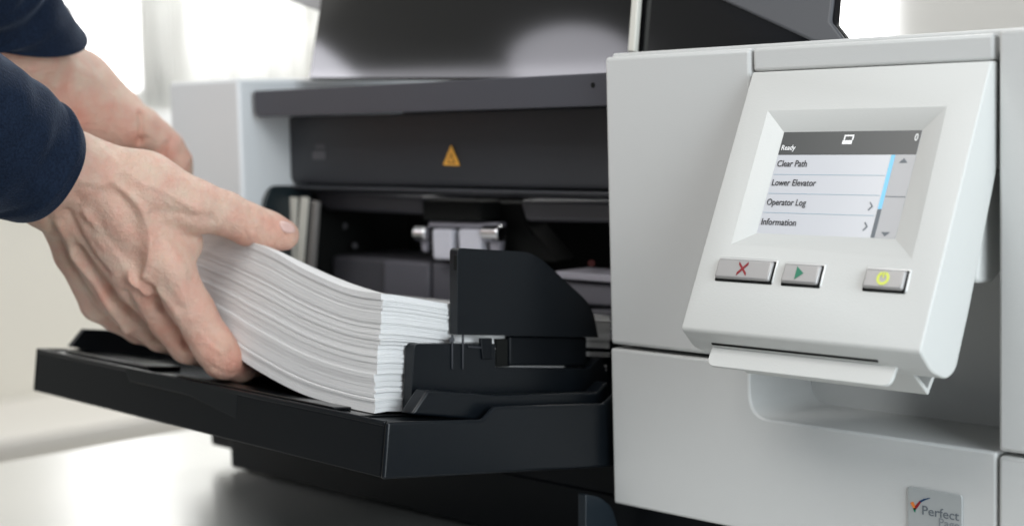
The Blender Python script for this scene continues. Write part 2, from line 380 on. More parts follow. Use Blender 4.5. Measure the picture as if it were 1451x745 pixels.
# added unseen lamps, placed only for the soft reflections in the smoked lid
def lid_lamp(name, px, py, dist, w, h, rot, rad):
    p = lidp(px, py); rf = lambda d: d-2*np.dot(d, LN)*LN
    r_ = rf(nrm(p-CAM)); u = rf(RM@np.array((math.cos(rot), math.sin(rot), 0))); u = nrm(u-r_*np.dot(u, r_)); v = np.cross(r_, u)
    l = bpy.data.lights.new(name, 'AREA'); l.shape = 'ELLIPSE' if h > .05 else 'RECTANGLE'; l.size = w; l.size_y = h; l.energy = math.pi*w*h*rad*math.pi/4*(1 if l.shape == 'ELLIPSE' else 1.27); l.color = (.93, .92, 1)
    o = bpy.data.objects.new(name, l); COL.objects.link(o)
    m_ = Matrix([list(u), list(v), list(r_)]).transposed().to_4x4(); m_.translation = Vector(p+r_*dist); o.matrix_world = m_
lid_lamp('lid_reflection_lamp', 812, 88, .95, .15, .085, 0, 3.6)
lid_lamp('lid_reflection_lamp', 425, 112, .95, .24, .10, .62, 6)
lid_lamp('lid_reflection_lamp', 640, 112, .95, .48, .022, -.03, 3.5)
plate('lid_edge_trim', [lidp(895, 76, .002), lidp(903, -30, .002), lidp(913, -30, .002), lidp(905, 76, .002)], LN*.004, M['cream'], sc, .001)
plate('lid_end_cover', [lidp(1000, -10, .001), lidp(1158, 62, .001), lidp(1203, 62, .001), lidp(1181, 32, .001), lidp(1186, -10, .001)], LN*.003, mat('endcover_grey', (.075, .078, .086), .5), sc, .003)
plate('lid_arm', [at(372, -12, y=.075), at(456, 19, y=.075), at(460, -30, y=.075), at(380, -30, y=.075)], (0, .02, 0), mat('arm_grey', (.42, .42, .43), .5), sc, .002)

# ---------------- control panel
PX0, PX1 = .1032, .2353
PT = np.array((0, -.0030, .1466)); PBm = np.array((0, -.0612, .0240))
pl = np.linalg.norm(PBm-PT); pv = (PBm-PT)/pl; pn = np.array((0, pv[2], -pv[1])); pn = pn if pn[1] < 0 else -pn
def PF(u, v, n=0): return np.array((PX0+u, 0, 0))+PT+pv*v+pn*n       # u right, v down the face, n outwards
def ppx(px, py, n=0):
    q = atp(px, py, PT+pn*n, pn); return q[0]-PX0, float(np.dot(q-PT, pv))
prof = [(-.0030, .1466), (-.0612, .0240), (-.0520, .0142), (-.0400, .0095), (-.0325, .0125), (-.0215, .0378), (.0020, .0988), (.0030, .1466)]
prof = roundpoly([(0, y, z) for y, z in prof], [.0008, .002, .003, .004, .004, .003, .003, 0], 4)
body = prism('control_panel', [p+np.array([PX0, 0, 0]) for p in prof], [p+np.array([PX1, 0, 0]) for p in prof], M['panelw'], sc, .0026, seg=4,
             label='off white tilted control panel with a small touch screen and three buttons')
# bevelled screen well cut into the front
DEP = .0042
_a, _b2, _c, _d = ppx(1112, 188, -DEP), ppx(1306, 184.5, -DEP), ppx(1270, 338.5, -DEP), ppx(1071, 330, -DEP)
SX0, SX1 = (_a[0]+_d[0])/2, (_b2[0]+_c[0])/2; SV0, SV1 = (_a[1]+_b2[1])/2, (_c[1]+_d[1])/2
wo = [ppx(1088, 157), ppx(1342, 151), ppx(1292, 367), ppx(1036, 346)]
wi = [(SX0, SV0), (SX1, SV0), (SX1, SV1), (SX0, SV1)]
def ext(o, i, k): return tuple(np.array(o)+(np.array(o)-np.array(i))*k)
wo2 = [ext(o, i, .4) for o, i in zip(wo, wi)]
cut = link('cutter', mesh('cutter', [PF(u, v, DEP*.4) for u, v in wo2]+[PF(u, v, -DEP) for u, v in wi]+[PF(u, v, -DEP-.002) for u, v in wi],
      [(0, 1, 2, 3), (4, 5, 1, 0), (5, 6, 2, 1), (6, 7, 3, 2), (7, 4, 0, 3), (8, 9, 5, 4), (9, 10, 6, 5), (10, 11, 7, 6), (11, 8, 4, 7), (8, 11, 10, 9)]), None)
bo = body.modifiers.new('well', 'BOOLEAN'); bo.operation = 'DIFFERENCE'; bo.object = cut; bo.solver = 'EXACT'
b2 = body.modifiers.new('soft', 'BEVEL'); b2.width = .0006; b2.segments = 2; b2.limit_method = 'ANGLE'; b2.angle_limit = math.radians(12)
dg = bpy.context.evaluated_depsgraph_get(); nm = bpy.data.meshes.new_from_object(body.evaluated_get(dg))
body.modifiers.clear(); body.data = nm
for p in nm.polygons: p.use_smooth = True
nm.set_sharp_from_angle(angle=math.radians(22))
bpy.data.objects.remove(cut)
def pbox(name, u, v, n, m, bevel=0, par=None, **k):
    return box(name, u, v, n, m, par or body, bevel, fr=lambda a, b, c: PF(a, b, c), **k)
sn = -DEP
pbox('screen', (SX0, SX1), (SV0, SV1), (sn-.0015, sn), M['scr'])
sw, sh = SX1-SX0, SV1-SV0
def SU(f): return SX0+f*sw
def SV(f): return SV0+f*sh
pbox('status_bar', (SU(.002), SU(.998)), (SV(.0), SV(.227)), (sn, sn+.0001), M['status'])
def lines(name, lst, m, n):
    V, F = [], []
    for (a, b, c, d) in lst:
        vs, fs = box_vf(SU(a), SU(b), SV(c), SV(d), sn+n, sn+n+.00008, lambda x, y, z: PF(x, y, z)); k = len(V); V += vs; F += [tuple(i+k for i in f) for f in fs]
    return link(name, mesh(name, V, F), m, body, 0, smooth=False)
lines('scroll_panel', [(.862, .999, .231, .999)], M['scrgrey'], .00005)
lines('scroll_bar', [(.832, .858, .231, .735)], M['blue'], .00010)
lines('scroll_track', [(.832, .858, .738, .999)], M['textgrey'], .00010)
lines('menu_divider', [(.01, .82, .420, .424), (.01, .82, .607, .611), (.01, .82, .795, .799)], M['sline'], .00010)
lines('scroll_divider', [(.864, .999, .616, .623)], M['textgrey'], .00020)
def sfr(u, w, n): return PF(u, -w, sn+.0002+n)
def stext(name, s, fx, fy, h, wf, m): return text(name, s, sfr, SU(fx), -SV(fy), h, wf*sw if wf else None, m, body)
stext('status_text', 'Ready', .018, .180, .0038, .105, M['inkw'])
stext('status_text', '0', .962, .098, .0050, .022, M['inkw'])
for s, fy, wf in (('Clear Path', .352, .225), ('Lower Elevator', .540, .330), ('Operator Log', .732, .295), ('Information', .925, .262)):
    stext('menu_text', s, .018, fy-.008, .0047, wf, M['ink'])
lines('scanner_icon', [(.465, .535, .035, .050), (.465, .475, .05, .085), (.525, .535, .05, .085), (.460, .530, .088, .125)], M['inkw'], .00012)
def spoly(name, pts, m, n=.0002):
    return plate(name, [PF(SU(a), SV(b), sn+n) for a, b in pts], pn*.0001, m, body, 0, smooth=False)
spoly('scroll_arrow', [(.897, .305), (.955, .305), (.926, .262)], M['textgrey'])
spoly('scroll_arrow', [(.897, .945), (.955, .945), (.926, .985)], M['textgrey'])
for cy_ in (.712, .900):
    spoly('chevron', [(.765, cy_-.035), (.772, cy_-.04), (.795, cy_), (.772, cy_+.04), (.765, cy_+.035), (.785, cy_)], M['textgrey'])
# buttons
def button(px0, py0, px1, py1, kind, label):
    u0, v0 = ppx(px0, py0); u1, v1 = ppx(px1, py1)
    pbox('button_highlight_rim', (u0-.0004, u1+.0013), (v0-.0009, v1+.0002), (-.002, .0005), M['rim'], .0006)  # light rim shifted up and right paints the edge highlight
    pbox('button_shadow_rim', (u0+.0001, u1+.0007), (v0+.0003, v1+.0007), (-.002, .0008), M['seam'], .0004)  # dark rim shifted down and right paints the button's shadow
    b = pbox('button', (u0+.0005, u1-.0002), (v0+.0006, v1-.0003), (-.001, .0024), M['chrome'], .0011, seg=4, label=label) if False else \
        box('button', (u0+.0005, u1-.0002), (v0+.0006, v1-.0003), (-.001, .0024), M['chrome'], body, .0011, fr=lambda a, b, c: PF(a, b, c), seg=4, label=label)
    cu, cv = (u0+u1)/2, (v0+v1)/2; n = .00245
    if kind == 'x':
        w = .00075; s = .0027
        V, F = [], []
        for sg in (1, -1):
            q = [PF(cu-s, cv-sg*s-w, n), PF(cu-s, cv-sg*s+w, n), PF(cu+s, cv+sg*s+w, n), PF(cu+s, cv+sg*s-w, n)]
            dn = pn*(.0002 if sg > 0 else .00025); k = len(V); V += q+[p+dn for p in q]
            F += [tuple(k+i for i in f) for f in ((0, 1, 2, 3), (7, 6, 5, 4), (0, 4, 5, 1), (1, 5, 6, 2), (2, 6, 7, 3), (3, 7, 4, 0))]
        link('button_symbol', mesh('sym', V, F), M['red'], body, 0, smooth=False)
    elif kind == 'play':
        plate('button_symbol', [PF(cu-.0021, cv-.0031, n), PF(cu-.0021, cv+.0031, n), PF(cu+.0021, cv, n)], pn*.0002, M['green'], body, 0, smooth=False)
    else:
        V, F = [], []
        def ring(r0, r1, a0, a1, N_=28):
            k = len(V)
            for i in range(N_+1):
                a = a0+(a1-a0)*i/N_
                for r in (r0, r1):
                    V.append(PF(cu+r*math.sin(a), cv-r*math.cos(a), n)); V.append(PF(cu+r*math.sin(a), cv-r*math.cos(a), n+.0002))
            for i in range(N_):
                b0 = k+4*i; b1 = b0+4
                F.extend([(b0, b1, b1+2, b0+2), (b0+1, b0+3, b1+3, b1+1), (b0, b0+1, b1+1, b1), (b0+2, b1+2, b1+3, b0+3)])
        ring(.0019, .0032, .35, 2*math.pi-.35)
        vs, fs = box_vf(cu-.0004, cu+.0004, cv-.0030, cv-.0002, n, n+.0002, lambda a, b, c: PF(a, b, c)); k = len(V); V += vs; F += [tuple(i+k for i in f) for f in fs]
        link('button_symbol', mesh('sym', V, F), M['lime'], body, 0, smooth=False)
button(1022, 366, 1092, 401, 'x', 'wide silver button with a red cross')
button(1115, 373, 1160, 406, 'play', 'silver button with a green triangle')
button(1230, 380, 1281, 414, 'power', 'silver button with a yellow green lit power symbol')
# folded lip below the panel
fp = [(-.0460, .0150), (-.0555, .0045), (-.0300, .0005), (-.0225, .0062)]
def strip(pts, t):
    out, inn = [], []
    P = [np.array(p) for p in pts]
    for i, p in enumerate(P):
        d = nrm(P[min(i+1, len(P)-1)]-P[max(i-1, 0)]); nn = np.array((-d[1], d[0])); out.append(p+nn*t/2); inn.append(p-nn*t/2)
    return out+inn[::-1]
pr = strip([(-.0478, .0168), (-.0562, .0058)], .0016)
x0l, x1l = .1160, .2185
front = roundpoly([(x0l, -.0514, .0182), (x1l, -.0514, .0182), (x1l, -.0583, .0073), (x0l, -.0583, .0073)], [.0005, .0005, .005, .005], 5)
plate('panel_lip', front, (0, .0016, -.0010), M['panelw'], body, .0006)
for u0, u1 in ((.1175, .2105),):
    sl = [np.array((0, -.0567, .0187)), np.array((0, -.0549, .0167))]; sl[0] = sl[0]*.45+sl[1]*.55
    plate('shadow_gap_strip', [sl[0]+(u0, 0, 0), sl[0]+(u1, 0, 0), sl[1]+(u1, 0, 0), sl[1]+(u0, 0, 0)], (0, .0006, .0006), M['seam'], body, 0)  # dark strip stands in for the shadow gap above the lip
pr2 = [(-.0498, .0172), (-.0470, .0176), (-.0298, .0028), (-.0235, .0108), (-.0220, .0098), (-.0295, -.0002)]
prism('panel_lip_rear', [(x0l+.002, y, z) for y, z in pr2], [(x1l+.001, y, z) for y, z in pr2], M['panelw'], body, .0004)
# hinge arm between panel and recess
ha = [at(1384, 400, x=.222), at(1409, 398, x=.222), at(1411, 300, x=.222), at(1396, 300, x=.222)]
hq = roundpoly([at(1383, 402, x=.2285), at(1407, 400, x=.2285), at(1425, 380, x=.2285), at(1425, 240, x=.2285), at(1404, 240, x=.2285)], [.004, .002, 0, 0, .002])
plate('panel_hinge', hq, (-.02, 0, 0), M['panelw'], sc, .002, seg=4)
# sticker with the check mark
def fst(u, v, n): return (u, -n, v)
s0, s1 = .1905, .2193; zt = at(1287, 688, y=0)[2]
st = plate('badge', roundpoly([(s0, -.0002, zt), (s1, -.0002, zt), (s1, -.0002, zt-.0285), (s0, -.0002, zt-.0285)], .0012), (0, -.0009, 0), M['sticker'], sc, .0003,
           label='small silver square badge reading Perfect Page')
def fb(u, v, n): return (u, -.0012-n, v)
def bz(px, py): q = at(px, py, y=-.0012); return q[0], q[2]
a, b = bz(1306, 733); c, _ = bz(1358, 740)
a, _z = bz(1307, 728); text('badge_text', 'Perfect', fb, a, _z, .0062, bz(1359, 735)[0]-a, M['textgrey'], st)
a, _z = bz(1330.5, 744.5); text('badge_text', 'Page', fb, a, _z, .0055, bz(1359.5, 745)[0]-a, mat('grey_mark_pale', (.22, .24, .26), .4), st)
def bpoly(name, pts, m):
    q = []
    for p in pts:
        u, v = bz(*p); q.append((u, -.00125, v))
    plate(name, q, (0, -.00012, 0), m, st, 0, smooth=False)
bpoly('check_mark', [(1290, 711.5), (1294, 710), (1297, 716), (1296, 722)], M['orange'])
bpoly('check_mark', [(1296, 722), (1297, 716), (1303, 709), (1305, 711.5), (1299, 720)], M['red'])
bpoly('check_mark', [(1294, 719), (1298, 719), (1297, 725), (1296, 725)], M['green'])
bpoly('check_mark', [(1303, 709), (1309, 706), (1318, 704.6), (1318, 705.6), (1311, 708), (1305, 711.5)], M['navyink'])

# ---------------- input tray
M['edge'] = mat('tray_edge_plastic', (.004, .006, .0085), .33, bump=.1, bscale=1600, spec=.32)
M['floorgloss'] = mat('tray_floor_gloss', (.006, .007, .008), .07, var=.03)
O = np.array((-.006, -.1585, -.0481)); tt = math.radians(7.4)
ex = nrm((-1, 0, .0174)); ey = np.array((0, math.cos(tt), -math.sin(tt))); ez = nrm(np.cross(ey, -ex) if np.cross(ey, -ex)[2] > 0 else np.cross(-ex, ey))
def TF(a, b, c): return O+ex*a+ey*b+ez*c
TL_ = .3585
def tbox(name, a, b, c, m, bevel=.001, par=None, **k): return box(name, a, b, c, m, par or sc, bevel, fr=TF, **k)
tray = tbox('input_tray', (.0031, TL_), (0, .19), (0, .0262), M['black'], .0012, seg=3, label='black sheet feeder tray jutting out towards the person')
def tside(name, pts, a0, a1, m, bevel=.0008, par=None, r=0, seg=3):
    f = [TF(a0, b, c) for b, c in pts]; g = [TF(a1, b, c) for b, c in pts]
    if r: f = roundpoly(f, r); g = roundpoly(g, r)
    return prism(name, f, g, m, par or tray, bevel, seg=seg)
tside('tray_side', [(-.0006, -.0004), (.19, -.0004), (.19, .0485), (.172, .0470), (.155, .0355), (.071, .0350), (.063, .0282), (-.0006, .0282)], 0, .0030, M['edge'], bevel=.0015)
tside('tray_side', [(.0, .0002), (.19, .0002), (.19, .0400), (.04, .0360), (.03, .0280), (0, .0280)], TL_+.0001, TL_+.003, M['black'])
tbox('tray_rim', (.0031, TL_), (-.0004, .0022), (.0255, .0282), M['edge'], .0009, tray)
# recessed grip along the front
def frx(px, py):
    q = atp(px, py, O, np.cross(ex, ez)); d = q-O; return float(np.dot(d, ex)), float(np.dot(d, ez))
g = [frx(178, 513), frx(186, 540), frx(270, 560), frx(540, 626), frx(540, 600), frx(300, 545)]
g = [(g[0][0], .0281), (g[1][0]+.0, g[1][1]), (g[2][0], g[2][1]), (.13, .0125), (.13, .0281)]
prism('grip_panel', [TF(a, .0008, c) for a, c in g], [TF(a, -.0013 if i < 3 else -.0001, c) for i, (a, c) in enumerate(g)], M['edge'], tray, .0006)
# glossy floor plates
tbox('tray_floor', (.030, .345), (.004, .19), (.0263, .0274), M['blackgloss'], .0004, tray)
tbox('floor_rib', (.05, .20), (.0045, .016), (.0275, .0290), M['blackgloss'], .0006, tray)
tbox('floor_rib', (.235, .335), (.006, .03), (.0275, .0300), M['blackgloss'], .0008, tray)
# left fin
lf = [at(100, 491, x=-.340), at(120, 466, x=-.340), at(162, 468, x=-.340), at(300, 470, x=-.340), at(330, 530, x=-.340), at(150, 500, x=-.340)]
plate('left_guide', lf, (-.005, 0, 0), M['black'], tray, .0008)
# right side guide
GX = -.030
def gp(pts, x=GX): return [at(a, b, x=x) for a, b in pts]
gu = gp([(648, 474), (648, 351), (750, 357), (770, 369), (833, 427), (842, 446), (848, 478)])
plate('side_guide', roundpoly(gu, [.0005, .0035, .006, .006, .006, .004, .0005]), (-.0062, 0, 0), M['edge'], tray, .0012, seg=4)
gl = gp([(582, 586), (587, 487), (702, 487), (702, 521), (722, 521), (835, 522), (852, 505), (866, 545), (866, 600)])
plate('side_guide_base', roundpoly(gl, [0, .0035, .0003, .001, 0, .002, .003, .003, 0]), (-.007, 0, 0), M['edge'], tray, .0010, seg=4)
plate('hinge_block', gp([(722, 476), (832, 478), (832, 519), (722, 518)], GX-.004), (-.004, 0, 0), M['black'], tray, .0012)
plate('hinge_block', gp([(704, 480), (722, 480), (722, 519), (704, 519)], GX-.0055), (-.003, 0, 0), M['seam'], tray, .0003)
plate('hinge_pin', gp([(681, 479), (698, 479), (698, 509), (684, 509)], GX+.0012), (-.002, 0, 0), M['black'], tray, .0006)
plate('hinge_pin', gp([(664, 489.5), (683, 491), (683, 494), (664, 492.5)], GX+.001), (-.001, 0, 0), M['dark'], tray, .0004)
for q in (640.5, 655.5):
    plate('hinge_rib', gp([(q, 474), (q+2.6, 474), (q+1.8, 523), (q, 523)], GX+.001), (-.001, 0, 0), M['dark'], tray, .0004)
cyl('hinge_pin', at(640, 481, x=GX+.002), at(640, 481, x=GX-.006), .0016, M['dark'], tray, 14, .0004)
gb = gp([(584, 587), (607, 552), (655, 556), (672, 556), (700, 560), (846, 556), (862, 540), (866, 610)], -.014)
plate('side_guide_foot', gb, (-.010, 0, 0), M['edge'], tray, .0014)
yt_, yb_ = at(648, 351, x=GX)[1]-.0005, at(648, 474, x=GX)[1]+.0016
plate('guide_slot', [at(643.2, 362, y=yt_), at(647.2, 362, y=yt_), at(646.6, 430, y=yb_-.0002), at(642.6, 430, y=yb_-.0002)], (0, .0006, 0), M['seam'], tray, 0)

plate('guide_rear_panel', gp([(800, 480), (869, 480), (869, 585), (800, 585)], -.0385), (-.004, 0, 0), M['black'], tray, .0008)

# ================================================================== PAPER STACK
def interp(x, tab):
    xs = [t[0] for t in tab]; zs = [t[1] for t in tab]
    # smooth (Catmull-Rom) interpolation, x decreasing
    for i in range(len(xs)-1):
        if x >= xs[i+1] or i == len(xs)-2:
            t = (x-xs[i])/(xs[i+1]-xs[i]); p1, p2 = zs[i], zs[i+1]
            h = xs[i+1]-xs[i]
            m1 = (p2-zs[i-1])/(xs[i+1]-xs[i-1])*h if i > 0 else (p2-p1)
            m2 = (zs[i+2]-p1)/(xs[i+2]-xs[i])*h if i+2 < len(xs) else (p2-p1)
            return (2*t**3-3*t*t+1)*p1+(t**3-2*t*t+t)*m1+(-2*t**3+3*t*t)*p2+(t**3-t*t)*m2
ZB_ = [(-.036, -.0222), (-.060, -.0216), (-.103, -.0180), (-.149, -.0075), (-.170, .0002), (-.21, .0110), (-.26, .020), (-.30, .026)]
ZT_ = [(-.036, .0390), (-.058, .0395), (-.0745, .0417), (-.105, .0488), (-.138, .0583), (-.172, .0645), (-.21, .069), (-.26, .073), (-.30, .075)]
YS0, YS1 = -.1300, .042; XS0, XS1 = -.0380, -.262
def fall(y):
    t = min(max((y-YS0)/.065, 0), 1); return 1-(3*t*t-2*t**3)
def sheet_z(x, y, f):
    zb0, zt0 = ZB_[0][1], ZT_[0][1]
    zb_, zt_ = interp(x, ZB_), interp(x, ZT_); w = fall(y)
    b_ = zb0+(zb_-zb0)*w; t_ = zt0+(zt_-zt0)*w
    return b_+(t_-b_)*f-(y-YS0)*math.tan(tt+.017)-.004*(1-w)*f
random.seed(11)
V, F = [], []
NL = 150; fz = 0; lay = []
while fz < 1:
    th = random.uniform(.0013, .0026)
    gap = random.choice([.00005, .0001, .00015, .0003]) if random.random() < .93 else random.uniform(.0009, .0022)
    lay.append((fz, min(fz+th, 1))); fz += th+gap
jx = jy = 0; nx = 44; ny = 10
for li, (f0, f1) in enumerate(lay):
    if li % 19 == 0 or random.random() < .05: jx = random.gauss(0, .0008); jy = random.gauss(0, .00035)
    a, b_ = jx+random.gauss(0, .00009), jy*.6+random.gauss(0, .00005)
    top = li == len(lay)-1
    # shear: the stack's near edge leans with the tray's tilt
    def P(i, j, f):
        x = XS0+a-.0012*(1-f)+(XS1-XS0)*i/nx; y = YS0+b_-.0078*(1-f)+(YS1-YS0)*(j/ny)**1.3
        return (x, y, sheet_z(min(x, -.036), max(y, YS0), f))
    k = len(V)
    if top:
        for f in (f0, f1):
            for j in range(ny+1):
                for i in range(nx+1): V.append(P(i, j, f))
        n1 = (nx+1)*(ny+1)
        for j in range(ny):
            for i in range(nx):
                q = k+j*(nx+1)+i; F.append((q, q+1, q+nx+2, q+nx+1)); F.append((q+n1, q+n1+nx+1, q+n1+nx+2, q+n1+1))
        for i in range(nx):
            for j in (0, ny):
                q = k+j*(nx+1)+i; F.append((q, q+1, q+1+n1, q+n1))
        for j in range(ny):
            for i in (0, nx):
                q = k+j*(nx+1)+i; F.append((q, q+nx+1, q+nx+1+n1, q+n1))
    else:
        ring = [(i, 0) for i in range(nx)]+[(nx, j) for j in range(ny)]+[(nx-i, ny) for i in range(nx)]+[(0, ny-j) for j in range(ny)]
        n = len(ring)
        def inset(i, j): return (min(max(i, 1.2), nx-1.2), min(max(j, .8), ny-.8))
        for f, ins in ((f0, 1), (f0, 0), (f1, 0), (f1, 1)):
            for i, j in ring:
                if ins: i, j = inset(i, j)
                V.append(P(i, j, f))
        for r in range(3):
            for i in range(n): F.append((k+r*n+i, k+r*n+(i+1) % n, k+(r+1)*n+(i+1) % n, k+(r+1)*n+i))
me = mesh('paper_stack', V, F)
ps = link('paper_stack', me, M['paper'], None, 0, smooth=False)
ps['label'] = 'thick stack of white paper sheets bent in the hands and lying on the black tray'; ps['category'] = 'paper stack'

# ================================================================== HANDS
class SDF:
    def __init__(s): s.c = []
    def add(s, a, b, r1, r2, k=.006): s.c.append((np.array(a), np.array(b), r1, r2, k))
    def chain(s, pts, k=.006):        # pts: (px, py, depth, radius mm)
        for p, q in zip(pts[:-1], pts[1:]): s.add(atd(*p[:3]), atd(*q[:3]), p[3]/1000, q[3]/1000, k)
    def ev(s, P):
        d = None
        for a, b, r1, r2, k in s.c:
            ab = b-a; L2 = ab.dot(ab); ap = P-a; t = np.clip((ap@ab)/L2, 0, 1)
            e = np.sqrt(((ap-t[:, None]*ab)**2).sum(1))-(r1+(r2-r1)*t)
            if d is None: d = e
            else:
                h = np.maximum(k-np.abs(d-e), 0)/k; d = np.minimum(d, e)-h*h*h*k/6
        return d
    def bounds(s, pad=.012):
        lo = np.min([np.minimum(a-r1, b-r2) for a, b, r1, r2, k in s.c], 0)-pad
        hi = np.max([np.maximum(a+r1, b+r2) for a, b, r1, r2, k in s.c], 0)+pad
        return lo, hi
    def trace(s, px, py):
        r = ray(px, py); r = r/np.linalg.norm(r); t = .6
        for _ in range(90):
            d = s.ev((CAM+r*t)[None])[0]
            if d < .0002: break
            t += d*.8
            if t > 1.6: return None
        return CAM+r*t
def surface_nets(sdf, h=.00125):
    lo, hi = sdf.bounds(); n = np.ceil((hi-lo)/h).astype(int)+1
    ch = 6; nc = -(-n//ch)+1
    g = np.stack(np.meshgrid(*[lo[i]+(np.arange(nc[i])+.5)*h*ch for i in range(3)], indexing='ij'), -1).reshape(-1, 3)
    dc = sdf.ev(g).reshape(nc)
    D = np.repeat(np.repeat(np.repeat(dc, ch, 0), ch, 1), ch, 2)[:n[0], :n[1], :n[2]].copy()
    m = np.abs(D) < h*ch*1.3; idx = np.argwhere(m)
    vals = np.concatenate([sdf.ev(lo+c*h) for c in np.array_split(idx, max(1, len(idx)//200000))]); D[m] = vals
    s = D < 0
    cs = np.zeros(np.array(D.shape)-1, int); off = [(i, j, k) for i in (0, 1) for j in (0, 1) for k in (0, 1)]
    sl = lambda o: tuple(slice(o[i], D.shape[i]-1+o[i]) for i in range(3))
    for o in off: cs += s[sl(o)]
    act = (cs > 0) & (cs < 8); ci = np.argwhere(act); vid = -np.ones(act.shape, int); vid[tuple(ci.T)] = np.arange(len(ci))
    acc = np.zeros((len(ci), 3)); cnt = np.zeros(len(ci))
    for i, o in enumerate(off):
        for j, p in enumerate(off):
            if j > i and sum(abs(np.array(o)-np.array(p))) == 1:
                a = D[tuple((ci+o).T)]; b = D[tuple((ci+p).T)]; x = (a < 0) != (b < 0)
                t = np.where(x, a/(a-b+1e-12), 0)[:, None]; acc += np.where(x[:, None], np.array(o)+(np.array(p)-np.array(o))*t, 0); cnt += x
    vs = lo+(ci+acc/cnt[:, None])*h; quads = []
    for ax in range(3):
        o = np.zeros(3, int); o[ax] = 1; A = s[tuple(slice(0, D.shape[i]-o[i]) for i in range(3))]; B = s[tuple(slice(o[i], D.shape[i]) for i in range(3))]
        e = np.argwhere(A != B); e = e[(e[:, (ax+1) % 3] > 0) & (e[:, (ax+2) % 3] > 0)]
        u, w = np.zeros(3, int), np.zeros(3, int); u[(ax+1) % 3] = 1; w[(ax+2) % 3] = 1
        q = np.stack([vid[tuple((e-u-w).T)], vid[tuple((e-w).T)], vid[tuple(e.T)], vid[tuple((e-u).T)]], 1)
        fl = A[tuple(e.T)]; q[~fl] = q[~fl][:, ::-1]; quads.append(q)
    q = np.concatenate(quads); q = q[(q >= 0).all(1)]
    return vs, q
def vnormals(vs, q):
    fn = np.cross(vs[q[:, 2]]-vs[q[:, 0]], vs[q[:, 3]]-vs[q[:, 1]]); N_ = np.zeros_like(vs)
    for i in range(4): np.add.at(N_, q[:, i], fn)
    return N_/np.maximum(np.linalg.norm(N_, axis=1, keepdims=True), 1e-12)
def smooth(vs, q, it=2):
    for _ in range(it):
        acc = np.zeros_like(vs); c = np.zeros(len(vs))
        for i in range(4):
            for j in ((i+1) % 4, (i-1) % 4): np.add.at(acc, q[:, i], vs[q[:, j]]); np.add.at(c, q[:, i], 1)
        vs = vs*.4+.6*acc/c[:, None]
    return vs
def seg_dist(vs, pts):
    d = np.full(len(vs), 9.)
    for a, b in zip(pts[:-1], pts[1:]):
        ab = b-a; t = np.clip(((vs-a)@ab)/max(ab@ab, 1e-12), 0, 1); d = np.minimum(d, np.sqrt(((vs-a-t[:, None]*ab)**2).sum(1)))
    return d
SK = np.array((.67, .447, .350)); SKR = np.array((.64, .26, .18)); SKP = np.array((.76, .55, .43)); SK_SHADE = np.array((.36, .22, .145))
def build_hand(sdf, strokes, tones):
    vs, q = surface_nets(sdf); vs = smooth(vs, q, 2); N_ = vnormals(vs, q); disp = np.zeros(len(vs))
    for pts, sg, am in strokes:
        P3 = [sdf.trace(*p) for p in pts]; P3 = [p for p in P3 if p is not None]
        if len(P3) < 2: continue
        P3 = [(P3[i]*(1-t)+P3[i+1]*t) for i in range(len(P3)-1) for t in (0, .5)]+[P3[-1]]
        disp += 1.4*am/1000*np.exp(-(seg_dist(vs, P3)/(sg/1000))**2)
    vs = vs+N_*disp[:, None]; vs = smooth(vs, q, 1)
    col = np.repeat(SK[None], len(vs), 0)
    for (px, py), r, c, am in tones:
        p = sdf.trace(px, py)
        if p is None: continue
        w = am*np.exp(-(np.sqrt(((vs-p)**2).sum(1))/(r/1000))**2)[:, None]; col = col*(1-w)+c*w
    return vs, q, col
# right hand: back of the hand to the camera, fingers hooked under the stack, thumb on top
RH = SDF()
RH.chain([(-400, -50, .708, 32), (-150, 80, .80, 27), (10, 205, .855, 23), (52, 240, .872, 21)], .02)
RH.chain([(30, 225, .862, 20), (96, 232, .880, 17), (120, 250, .886, 15)], .014)
RH.chain([(10, 245, .862, 19), (60, 277, .890, 15), (80, 300, .899, 13)], .014)
RH.chain([(118, 240, .888, 15), (180, 300, .898, 15), (238, 382, .908, 14.5)], .012)       # index metacarpal
RH.chain([(98, 262, .892, 14.5), (197, 398, .916, 13.5)], .010)
RH.chain([(84, 280, .899, 12.5), (160, 412, .932, 12)], .008)
RH.chain([(72, 294, .906, 10), (104, 360, .925, 10), (140, 430, .948, 10.5)], .008)
RH.chain([(140, 240, .896, 15), (205, 262, .900, 17), (278, 292, .908, 14.5)], .014)        # thumb metacarpal
RH.chain([(200, 290, .915, 16), (256, 345, .922, 12.5)], .016)                              # first web
RH.chain([(278, 292, .908, 14), (318, 302, .914, 12), (352, 318, .920, 11.6), (380, 327, .926, 10.8), (402, 333, .930, 9)], .006)
RH.chain([(238, 382, .908, 14), (272, 440, .914, 12.2), (303, 490, .918, 11.6), (316, 509, .922, 10.8)], .006)  # index
RH.chain([(316, 509, .922, 10.8), (340, 516, .938, 9.8), (372, 512, .962, 8.4)], .006)
RH.chain([(197, 398, .916, 13), (232, 446, .930, 11.5), (268, 487, .938, 11.5)], .004)
RH.chain([(268, 487, .938, 11.5), (305, 500, .962, 10), (335, 498, .985, 8.5)], .004)
RH.chain([(160, 412, .932, 12), (190, 446, .950, 10.5), (228, 473, .962, 10.3)], .004)
RH.chain([(228, 473, .962, 10.3), (262, 488, .982, 9), (295, 488, 1.0, 8)], .004)
RH.chain([(140, 430, .948, 10.5), (165, 448, .962, 9), (196, 466, .978, 8.5), (225, 478, .995, 7.5)], .004)
